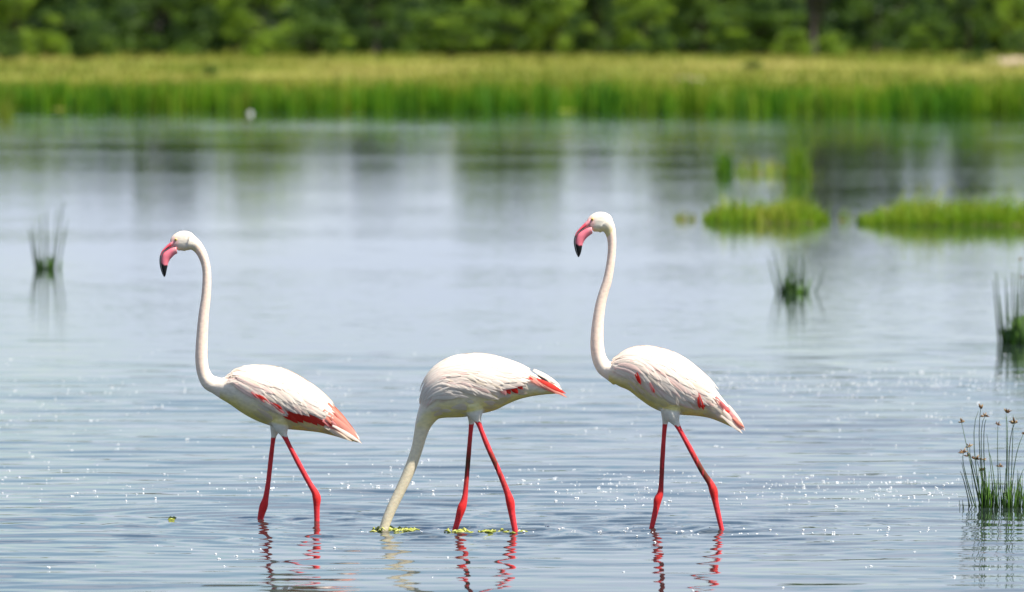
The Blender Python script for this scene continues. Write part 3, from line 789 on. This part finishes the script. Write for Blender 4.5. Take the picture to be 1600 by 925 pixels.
# distant tufts
def tuft(label, px, py, wpx, hpx, seed, tint0):
    rng = np.random.default_rng(seed)
    d = depth_of(py); s = d / F_PX
    root = empty('reed_tuft', ((px - 800) * s, d, 0))
    tag(root, label, 'reeds', 'distant reed tufts beyond the islets')
    n = 150
    x, y = rng.normal(0, wpx * s * 0.27, n), rng.normal(0, 0.25, n)
    h = hpx * s * rng.uniform(0.25, 1.1, n) * np.exp(-(x / (wpx * s * 0.6)) ** 2)
    o = blades('reed_leaves', x, y, np.full(n, -0.03), h, rng.uniform(0.009, 0.018, n), rng.uniform(0.1, 0.8, n), np.clip(tint0 + rng.normal(0, 0.15, n), 0, 1), M['bank_reed'], root)
    o['kind'] = 'stuff'
    bag = Bag()
    for i in range(9):
        bx = rng.normal(0, wpx * s * 0.18); tx = bx * 1.8 + rng.normal(0, 0.05); L = hpx * s * rng.uniform(0.8, 1.1)
        bag.add(*tube([(bx, 0, -0.05), ((bx + tx) / 2, 0, L * 0.5), (tx, 0, L)], [0.008, 0.006, 0.002], 5), 0.6)
    bag.build('stalks', M['bank_reed'], root)
tuft('slim distant reed tuft, left of the pair beyond the islets', 1132, 272, 26, 56, 31, 0.35)
tuft('broad distant reed tuft, right of the pair beyond the islets', 1248, 278, 50, 80, 32, 0.55)
tuft('brownish reed tuft at the left edge of the far shore', 8, 183, 26, 66, 33, 0.7)

# a white lump put in for a glint at the far water line
def glint_lump(px, py, r, label):
    d = depth_of(py); s = d / F_PX
    bm = bmesh.new(); bmesh.ops.create_icosphere(bm, subdivisions=2, radius=1)
    for v in bm.verts:
        v.co *= 1 + 0.12 * math.sin(v.co.x * 5 + px) * math.cos(v.co.z * 4)
    V = [(v.co.x * r, v.co.y * r, v.co.z * r * 0.8 + r * 0.45) for v in bm.verts]
    Fs = [[v.index for v in f.verts] for f in bm.faces]; bm.free()
    o = mesh_obj('shore_glint', V, Fs, M['glint_lump'], attr=[0.9] * len(V))
    o.location = ((px - 800) * s, d, 0)
    tag(o, label, 'stone')
glint_lump(391, 179, 0.06, 'white lump put in for a glint at the far water line, left')

# ---------------------------------------------------------------- flamingos
def build_bird(Bd, idx):
    d = depth_of(Bd['water']); s = d / F_PX
    X0 = Bd['x0']
    root = empty('flamingo', ((X0 - 800) * s, d, 0))
    tag(root, Bd['label'], 'flamingo', 'flamingos wading in a row')
    def L(px, py, dy=0.0): return np.array([(px - X0) * s, dy, H - (py - YH) * s])
    # ---- torso surface S(u, v)
    NT = 64
    T = spline(Bd['torso'], NT)
    top = np.stack([(T[:, 0] - X0) * s, np.zeros(NT), H - (T[:, 1] - YH) * s], 1)
    bot = np.stack([(T[:, 2] - X0) * s, np.zeros(NT), H - (T[:, 3] - YH) * s], 1)
    mid, half, wid = (top + bot) / 2, (top - bot) / 2, T[:, 4] * s
    def S(u, v):
        f = np.clip(u, 0, 1) * (NT - 1)
        get = lambda A: np.array([np.interp(f, np.arange(NT), A[:, k]) for k in range(3)])
        w = np.interp(f, np.arange(NT), wid)
        c, sn = math.cos(v), math.sin(v)
        # slightly egg shaped: widest above the middle
        return get(mid) + get(half) * c + np.array([0, -w * sn * (1 + 0.10 * c), 0])
    def Nrm(u, v):
        e = 0.01
        a = S(min(u + e, 1), v) - S(max(u - e, 0), v); b_ = S(u, v + e) - S(u, v - e)
        n = np.cross(a, b_); n /= np.linalg.norm(n) + 1e-12
        c = S(u, v) - S(u, v + math.pi)
        return n if np.dot(n, c) > 0 else -n
    us, vs = np.linspace(0, 1, 110), np.linspace(0.02, 3.1, 80)
    TAB = np.array([[S(u, v) for v in vs] for u in us])
    TX, TZ = TAB[:, :, 0].ravel(), TAB[:, :, 2].ravel()
    def uv(px, py):
        p = L(px, py)
        k = np.argmin((TX - p[0]) ** 2 + (TZ - p[2]) ** 2)
        return us[k // 80], vs[k % 80]
    # ---- one closed surface: torso + neck + head + legs, fused
    bag = Bag()
    SEG = 28
    V, Fs = [], []
    for i in range(NT):
        for j in range(SEG):
            V.append(S(i / (NT - 1), 2 * math.pi * j / SEG))
    for i in range(NT - 1):
        for j in range(SEG):
            k = (j + 1) % SEG
            Fs.append((i*SEG+j, i*SEG+k, (i+1)*SEG+k, (i+1)*SEG+j))
    Fs.append(tuple(range(SEG - 1, -1, -1))); Fs.append(tuple((NT-1)*SEG + j for j in range(SEG)))
    bag.add(V, Fs)
    def px_tube(pts, dyf, n, seg):
        Pp = spline(pts, n)
        P3 = [L(p[0], p[1], dyf(k / (n - 1))) for k, p in enumerate(Pp)]
        bag.add(*tube(P3, Pp[:, 2] * s, seg))
    px_tube(Bd['neck'], lambda t: 0, 70, 18)
    # head: ellipses (cx, cy, half height, half depth) strung along
    hd = Bd['head']
    Hs = spline([(q[0], q[1], q[2], q[3]) for q in hd], 14)
    tg = np.gradient(Hs[:, :2], axis=0); tg /= np.linalg.norm(tg, axis=1)[:, None]
    V, Fs = [], []
    for k, q in enumerate(Hs):
        e = 1.0
        nn = (-tg[k, 1], tg[k, 0])
        for j in range(18):
            a = 2 * math.pi * j / 18
            V.append(L(q[0] + nn[0] * q[2] * math.cos(a), q[1] + nn[1] * q[2] * math.cos(a), q[3] * s * math.sin(a)))
    for k in range(13):
        for j in range(18):
            Fs.append((k*18+j, k*18+(j+1)%18, (k+1)*18+(j+1)%18, (k+1)*18+j))
    Fs.append(tuple(range(17, -1, -1))); Fs.append(tuple(13*18 + j for j in range(18)))
    bag.add(V, Fs)
    px_tube(Bd['far_leg'], lambda t: 0.045, 60, 12)
    px_tube(Bd['near_leg'], lambda t: -0.045, 60, 12)
    # webbed feet on the lake bed
    for key, dy in (('far_leg', 0.045), ('near_leg', -0.045)):
        e = Bd[key][-1]
        for ang in (-0.5, 0, 0.5):
            p = L(e[0], e[1], dy); q = p + np.array([-0.075 * math.cos(ang), 0.075 * math.sin(ang), -0.012])
            bag.add(*tube([p, (p + q) / 2, q], [0.008, 0.007, 0.005], 8))
    # fluffy thighs are wide ends of the leg tubes; fuse everything
    tmp = bag.build('tmp', None)
    md = tmp.modifiers.new('r', 'REMESH'); md.mode = 'VOXEL'; md.voxel_size = 0.0036
    sm = tmp.modifiers.new('s', 'SMOOTH'); sm.factor = 0.5; sm.iterations = 3
    dg = bpy.context.evaluated_depsgraph_get()
    me = bpy.data.meshes.new_from_object(tmp.evaluated_get(dg))
    bpy.data.objects.remove(tmp)
    me.name = 'body'
    me.polygons.foreach_set('use_smooth', np.ones(len(me.polygons), dtype=bool))
    nv = len(me.vertices)
    co = np.zeros(nv * 3, dtype=np.float32); me.vertices.foreach_get('co', co); co = co.reshape(-1, 3)
    px = co[:, 0] / s + X0; py = (H - co[:, 2]) / s + YH
    white = np.array([0.95, 0.82, 0.69])
    colr = np.tile(white, (nv, 1))
    # algae stain and yellow bounce off the water, both put into the belly colour
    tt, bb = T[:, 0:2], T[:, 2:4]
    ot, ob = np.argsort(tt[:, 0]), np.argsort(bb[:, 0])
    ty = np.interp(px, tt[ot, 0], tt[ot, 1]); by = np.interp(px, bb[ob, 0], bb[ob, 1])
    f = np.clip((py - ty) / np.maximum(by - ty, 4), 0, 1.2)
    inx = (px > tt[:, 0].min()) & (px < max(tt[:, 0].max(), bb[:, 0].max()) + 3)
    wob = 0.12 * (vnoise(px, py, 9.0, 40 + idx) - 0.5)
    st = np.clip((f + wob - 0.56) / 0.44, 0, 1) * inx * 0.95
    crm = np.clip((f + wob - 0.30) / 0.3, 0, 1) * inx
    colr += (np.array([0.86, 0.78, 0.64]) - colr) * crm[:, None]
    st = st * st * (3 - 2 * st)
    stain_bounce = np.array([0.86, 0.73, 0.22])
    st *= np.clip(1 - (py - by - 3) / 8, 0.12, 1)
    colr += (stain_bounce - colr) * st[:, None]
    for key in ('far_leg', 'near_leg'):
        for q in Bd[key][:3]:
            tm = np.clip((q[2] + 5 - np.hypot(px - q[0], py - q[1])) / 5, 0, 1) * np.clip((py - by + 9) / 7, 0, 1) * (f > 0.8)
            colr += (np.array([0.86, 0.81, 0.72]) - colr) * tm[:, None]
    neckmask = ((py < ty - 2) if idx != 1 else (py > by + 2)) & ~inx if idx != 1 else (py > 662) & (px < 680)
    neckc = np.array([0.95, 0.73, 0.59]) if idx != 1 else np.array([0.86, 0.74, 0.52])
    if idx != 1:
        nm = np.clip((Bd['torso'][0][1] + 8 - py) / 25, 0, 1) * (px < Bd['torso'][2][0])
    else:
        nm = np.clip((py - 640) / 35, 0, 1) * (px < 684)
    mott = 0.8 + 0.4 * vnoise(px, py, 3.0, 50 + idx)
    colr += (neckc - colr) * (nm * np.clip(mott, 0, 1))[:, None]
    if Bd['bill']:
        ex, ey = Bd['eye']
        hm = np.clip(1 - np.hypot((px - ex - 14) / 26, (py - ey - 4) / 24), 0, 1)
        hm = np.clip(hm * 2.2, 0, 1)
        colr += (np.array([0.82, 0.74, 0.62]) - colr) * hm[:, None]
        th = np.clip((py - ey - 9) / 9, 0, 1) * (np.hypot(px - ex - 12, py - ey - 10) < 22)
        colr += (np.array([0.78, 0.68, 0.36]) - colr) * th[:, None]
        lore = np.clip(1 - np.hypot((px - ex + 1) / 9, (py - ey - 6) / 13), 0, 1) * 1.8
        colr += (np.array([0.82, 0.42, 0.40]) - colr) * np.clip(lore, 0, 1)[:, None] * 0.8
    # legs
    for key, dy, yt in (('far_leg', 0.045, Bd['leg_top'][0]), ('near_leg', -0.045, Bd['leg_top'][1])):
        Pp = spline(Bd[key], 60)
        sel = np.where((py > yt - 4) & (np.sign(co[:, 1]) == np.sign(dy)))[0]
        if len(sel) == 0: continue
        dist = np.hypot(px[sel][:, None] - Pp[None, :, 0], py[sel][:, None] - Pp[None, :, 1]).min(1)
        jag = 2.2 * (vnoise(px[sel], py[sel], 1.6, 60) - 0.5)
        k = sel[(dist < 12) & (py[sel] + jag > yt) & (abs(co[sel, 1]) < 0.085)]
        if idx == 1: k = k[(px[k] > 690)]
        colr[k] = np.array([0.75, 0.045, 0.055]) * (0.88 + 0.24 * vnoise(px[k] * 1.5, py[k], 2.5, 77))[:, None]
        hock = max(Bd[key][4:9], key=lambda q: q[2])
        hm = np.clip(1.3 - np.hypot((px[k] - hock[0]) / 12, (py[k] - hock[1]) / 17), 0, 1)
        colr[k] += (np.array([0.74, 0.028, 0.028]) - colr[k]) * hm[:, None]
        # dried mud up the shank
        amt = {(1, 'far_leg'): 1.0, (1, 'near_leg'): 0.85, (2, 'near_leg'): 0.95, (2, 'far_leg'): 0.6}.get((idx, key), 0.15)
        yc = 728 if idx == 1 else 735
        mud = np.clip(1.15 - abs(py[k] - yc) / 42, 0, 1) * np.clip((vnoise(px[k] * 2.5, py[k] * 0.5, 7.0, 70 + idx) - 0.22) * 3.5, 0, 1) * amt
        colr[k] += (np.array([0.10, 0.035, 0.015]) - colr[k]) * mud[:, None]
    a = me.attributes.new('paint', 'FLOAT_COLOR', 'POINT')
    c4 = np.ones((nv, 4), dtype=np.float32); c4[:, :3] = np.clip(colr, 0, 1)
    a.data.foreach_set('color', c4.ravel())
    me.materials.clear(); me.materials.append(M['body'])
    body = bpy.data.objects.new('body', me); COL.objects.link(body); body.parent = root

    # ---- feathers
    frng = np.random.default_rng(100 + idx)
    def feather_mesh(r0, r1, wpx, off, lift, curl=0.0):
        n = 8
        du = r1[0] - r0[0]; dv = r1[1] - r0[1]
        C, Nn = [], []
        for k in range(n):
            t = k / (n - 1)
            u = r0[0] + du * t; v = r0[1] + dv * t + curl * math.sin(t * math.pi)
            nn = Nrm(u, v)
            C.append(S(u, v) + nn * (off + lift * t * t)); Nn.append(nn)
        C = np.array(C); Tn = np.gradient(C, axis=0); Tn /= np.linalg.norm(Tn, axis=1)[:, None] + 1e-12
        V, Fs = [], []
        for k in range(n):
            t = k / (n - 1)
            w = wpx * s * 0.5 * (0.35 + 0.65 * min(1, t * 2.2)) * (1 - max(0, (t - 0.62) / 0.38) ** 2.2) + 0.0003
            sd = np.cross(Nn[k], Tn[k]); sd /= np.linalg.norm(sd) + 1e-12
            for q in (-1, -0.45, 0.45, 1):
                V.append(C[k] + sd * w * q - Nn[k] * (0.0014 * q * q * (w / (wpx * s * 0.5))))
        for k in range(n - 1):
            for q in range(3):
                Fs.append((k*4+q, k*4+q+1, (k+1)*4+q+1, (k+1)*4+q))
        return V, Fs
    # wing shells, both sides
    def shell():
        hem = np.array(Bd['hem'], dtype=float)
        hs_ = spline(np.c_[hem, np.zeros(len(hem))], 30)
        V, Fs = [], []
        K = 9
        for i, p in enumerate(hs_):
            u, v = uv(p[0], p[1] - 2)
            edge = math.sin(math.pi * min(1, max(0, i / 29)))
            for j in range(K):
                q = j / (K - 1)
                vv = 0.10 + (v - 0.10) * q
                lift = 0.0045 * edge ** 0.5 * (0.35 + 0.65 * math.sin(math.pi * min(q * 0.9 + 0.1, 1)))
                V.append(S(u - 0.03 * (1 - q), vv) + Nrm(u, vv) * (0.0006 + lift))
        for i in range(29):
            for j in range(K - 1):
                Fs.append((i*K+j, i*K+j+1, (i+1)*K+j+1, (i+1)*K+j))
        return V, Fs
    V, Fs = shell()
    wing = mesh_obj('wing', V, Fs, M['f_white'], root)
    feats = []
    def add_feather(nm, r0, r1, w, off, lift, mat, parent, curl=0.0):
        V, Fs = feather_mesh(r0, r1, w, off, lift, curl)
        feats.append(mesh_obj(nm, V, Fs, M[mat], parent))
    for (r_, t_, w, mt) in Bd['red']:
        add_feather('feather', uv(*r_), uv(*t_), w, 0.006, 0.003, mt, wing)
    hem = np.array(Bd['hem'], dtype=float)
    hemx = spline(np.c_[hem, np.zeros(len(hem))], 120)
    ROWS = 7
    for r in range(ROWS):
        npos = 34 - r
        for k in range(npos):
            f = (k + 0.5 + frng.uniform(-0.3, 0.3)) / npos
            p = hemx[int(np.clip(f * 119, 0, 119))]
            uh, vh = uv(p[0], p[1])
            q = r / ROWS
            vt = vh * (1 - q * 0.86) + frng.normal(0, 0.05)
            ut = uh - 0.02 * q + frng.normal(0, 0.008)
            # feathers stream back and down; shorter and flatter at the shoulder
            ln_u = (0.12 + 0.12 * f) * frng.uniform(0.85, 1.2)
            ln_v = (0.16 + 0.42 * math.sin(math.pi * min(1, f * 1.1)) ) * frng.uniform(0.8, 1.2) * (1 - 0.55 * q)
            r0 = (max(ut - ln_u, 0.03), max(vt - ln_v, 0.03)); r1 = (min(ut, 0.985), max(vt, 0.06))
            if r == 0 and frng.random() < 0.12: continue
            mt = frng.choice(['f_white', 'f_pink', 'f_cream', 'f_white'], p=[0.5, 0.22, 0.13, 0.15])
            if r >= 4: mt = 'f_white' if frng.random() < 0.85 else 'f_cream'
            add_feather('feather', r0, r1, frng.uniform(5.5, 9.5) * (0.8 + 0.35 * f), 0.001 + (0.0058 + 0.0006 * r + 0.0010 * frng.random()) * min(1.0, 0.1 + f * 4.5), frng.uniform(0.0008, 0.0034) * (1.2 - 0.15 * r), str(mt), wing, frng.normal(0, 0.05))
    for (r_, t_, w, mt) in Bd['red_top']:
        add_feather('feather', uv(*r_), uv(*t_), w, 0.0155, 0.001, mt, wing)
    # soft contour feathers on breast and flank
    for k in range(36):
        f = frng.random()
        u = 0.10 + 0.66 * f; v = frng.uniform(1.55, 2.5)
        add_feather('feather', (u, v), (u + frng.uniform(0.05, 0.09), v + frng.uniform(0.02, 0.25)), frng.uniform(6, 10), 0.0012, 0.0022, 'f_cream' if v < 2.2 else 'f_stain_bounce', wing, 0)
    # far-side copies, mirrored across the bird's middle
    wing2 = wing.copy(); COL.objects.link(wing2); wing2.scale = (1, -1, 1)
    V, Fs, mats, mi = [], [], [], []
    for c in feats:
        o_ = len(V); mt = c.data.materials[0]
        if mt not in mats: mats.append(mt)
        V += [v.co[:] for v in c.data.vertices]
        for p_ in c.data.polygons: Fs.append([k + o_ for k in p_.vertices]); mi.append(mats.index(mt))
    plum = mesh_obj('plumage', V, Fs, None, wing2)
    for mt in mats: plum.data.materials.append(mt)
    plum.data.polygons.foreach_set('material_index', mi)
    plum['kind'] = 'stuff'
    # tail feathers reach beyond the torso tip: laid straight in space on both sides
    for side in (1, -1):
        for k, (r_, t_, w, mt) in enumerate(Bd['tail']):
            u, v = uv(*r_)
            a0 = S(u, v) + Nrm(u, v) * 0.012
            e0 = L(*t_); e0[1] = -0.008 - 0.0016 * k
            n = 8; V, Fs = [], []
            mid_ = (a0 + e0) / 2 + np.array([0, -0.010, 0.004])
            for i in range(n):
                t = i / (n - 1)
                c = (1-t)**2 * a0 + 2*t*(1-t) * mid_ + t*t * e0
                tn = (e0 - a0) / np.linalg.norm(e0 - a0)
                sd = np.cross(np.array([0, -1, 0.35]), tn); sd /= np.linalg.norm(sd)
                ww = w * s * 0.5 * (0.5 + 0.5 * min(1, t * 2)) * (1 - max(0, (t - 0.55) / 0.45) ** 2) + 0.0003
                for q in (-1, -0.45, 0.45, 1):
                    pt = c + sd * ww * q + np.array([0, 0.0015 * q * q, 0])
                    V.append((pt[0], pt[1] * side, pt[2]))
            for i in range(n - 1):
                for q in range(3):
                    Fs.append((i*4+q, i*4+q+1, (i+1)*4+q+1, (i+1)*4+q))
            mesh_obj('tail_feather', V, Fs, M[mt], root)
    # ---- bill and eyes
    if Bd['bill']:
        Bp = spline(Bd['bill'], 26)
        red, pink, black = np.array([0.84, 0.09, 0.12]), np.array([0.95, 0.23, 0.29]), np.array([0.008, 0.007, 0.008])
        def part(name, g0, g1, upper):
            V, Fs, Cc = [], [], []
            SG = 14
            for k, q in enumerate(Bp):
                t = k / 25
                o_, i_ = np.array(q[0:2]), np.array(q[2:4])
                a_, b_ = o_ + (i_ - o_) * g0(t), o_ + (i_ - o_) * g1(t)
                c_, h_ = (a_ + b_) / 2, (a_ - b_) / 2
                wd = q[4] * (0.92 if upper else 1.0)
                for j in range(SG):
                    an = 2 * math.pi * j / SG
                    sn, cs_ = math.sin(an), math.cos(an)
                    sn = math.copysign(abs(sn) ** 0.8, sn)
                    p = c_ + h_ * cs_
                    V.append(L(p[0], p[1], wd * s * sn))
                    bt = 0.65 + 0.03 * cs_
                    col = black if t > bt else (red * (1 - t * 0.4) + pink * t * 0.4 if upper else pink)
                    if t < 0.16: col = pink * 0.6 + np.array([0.82, 0.45, 0.42]) * 0.4
                    if upper and t > 0.22 and cs_ < -0.35: col = black
                    if upper and t > 0.50: col = black
                    Cc.append(col)
            for k in range(25):
                for j in range(SG):
                    Fs.append((k*SG+j, k*SG+(j+1)%SG, (k+1)*SG+(j+1)%SG, (k+1)*SG+j))
            Fs.append(tuple(range(SG - 1, -1, -1))); Fs.append(tuple(25*SG + j for j in range(SG)))
            mesh_obj(name, V, Fs, M['bill'], root, colors=np.array(Cc))
        gape = lambda t: 0.50 - 0.36 * min(1, t / 0.42) ** 0.8 + 0.16 * max(0, (t - 0.6) / 0.4)
        part('upper_bill', lambda t: 0.0, lambda t: gape(t), True)
        part('lower_bill', lambda t: gape(t) + 0.015, lambda t: 1.0, False)
        for sd_ in (-1, 1):
            p = L(*Bd['eye'], 0)
            r = 2.3 * s
            def ball(name, r, c, mat, parent, flat):
                bm = bmesh.new(); bmesh.ops.create_uvsphere(bm, u_segments=14, v_segments=10, radius=r)
                V = [(v.co.x + c[0], v.co.y * flat + c[1], v.co.z + c[2]) for v in bm.verts]; Fs = [[v.index for v in f.verts] for f in bm.faces]; bm.free()
                return mesh_obj(name, V, Fs, mat, parent)
            eye = ball('eye', r, (p[0] + 1.5 * s, sd_ * 7.4 * s, p[2]), M['iris'], root, 0.7)
            ball('pupil', r * 0.48, (p[0] + 1.5 * s, sd_ * (7.4 * s + r * 0.5), p[2]), M['pupil'], eye, 0.6)
    return root
M['f_stain_bounce'] = mat_feather('yellowish_feather', (0.78, 0.69, 0.38), (0.82, 0.74, 0.50))  # low feathers: algae yellow with the water's bounce light mixed into the colour
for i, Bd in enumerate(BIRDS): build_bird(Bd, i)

# ---------------------------------------------------------------- floating weed and bubbles added as sun glints
def weed(px, py, wpx, hpx, n, label, seed):
    rng = np.random.default_rng(seed)
    d = depth_of(py); s = d / F_PX
    bag = Bag()
    for i in range(n):
        x = rng.normal(0, wpx * s * 0.28); y = rng.normal(0, 0.05); L_ = rng.uniform(0.012, 0.04); a = rng.normal(0, 0.7)
        z0 = rng.uniform(0.0, hpx * s)
        P = [(x, y, 0.0), (x + L_ * 0.5 * math.cos(a), y + L_ * 0.5 * math.sin(a), z0 + 0.003), (x + L_ * math.cos(a), y + L_ * math.sin(a), z0 * 0.4 + 0.001)]
        bag.add(*tube(P, [0.003, 0.004, 0.002], 6), rng.random())
    o = bag.build('floating_waterweed', M['weed'])
    o.location = ((px - 800) * s, d, 0)
    tag(o, label, 'waterweed', 'bits of waterweed on the lake')
weed(598, 829, 26, 5, 42, 'green waterweed heaped round the submerged bill of the middle flamingo', 1)
weed(628, 829, 34, 2.4, 24, 'strand of green waterweed trailing right of the submerged neck', 2)
weed(716, 831, 22, 3, 16, 'green waterweed at the foot of the middle flamingo front leg', 3)
weed(765, 831, 76, 0.6, 20, 'thin line of waterweed between the middle flamingo legs', 4)
weed(266, 811, 12, 0.8, 5, 'small green weed scrap floating left of the left flamingo legs', 5)

bs = bmesh.new(); bmesh.ops.create_icosphere(bs, subdivisions=2, radius=1.0)
bv = np.array([v.co[:] for v in bs.verts]); bf = np.array([[v.index for v in f.verts] for f in bs.faces]); bs.free()
pos = []
def band(n, y0, y1, x0=-20, x1=1620, sd=None):
    for i in range(int(n * 1.5)):
        py = RNG.uniform(y0, y1) if sd is None else RNG.normal(y0, sd)
        pos.append((RNG.uniform(x0, x1), py))
band(150, 604, 0, sd=10); band(120, 640, 0, sd=20); band(60, 588, 0, 1100, 1600, sd=6); band(90, 600, 0, 1130, 1560, sd=5)
band(210, 757, 0, sd=14); band(110, 765, 0, 850, 1500, sd=12); band(40, 700, 0, sd=22)
band(45, 830, 0, 560, 1480, sd=3); band(20, 880, 0, sd=30); band(30, 560, 0, sd=18)
VV, TT = [], []
off = 0
for (px, py) in pos:
    if py < 520: continue
    d = depth_of(py); s = d / F_PX
    for q in range(1 + (RNG.random() < 0.35)):
        r = 0.0017 + 0.0036 * RNG.random() ** 2.0
        c = np.array([(px - 800) * s + q * r * 1.7, d + RNG.normal(0, 0.01), r * 0.25])
        c[2] += float(wave_height(np.array([c[0]]), np.array([c[1]]))[0])
        VV.append(bv * r * np.array([1, 1, 0.6]) + c); TT.append(bf + off); off += len(bv)
o = grid_mesh('glint_bubbles', np.concatenate(VV), np.concatenate(TT), M['bubble'])
tag(o, 'white bubbles added as sun glints in bands across the water', 'bubbles', kind='stuff')
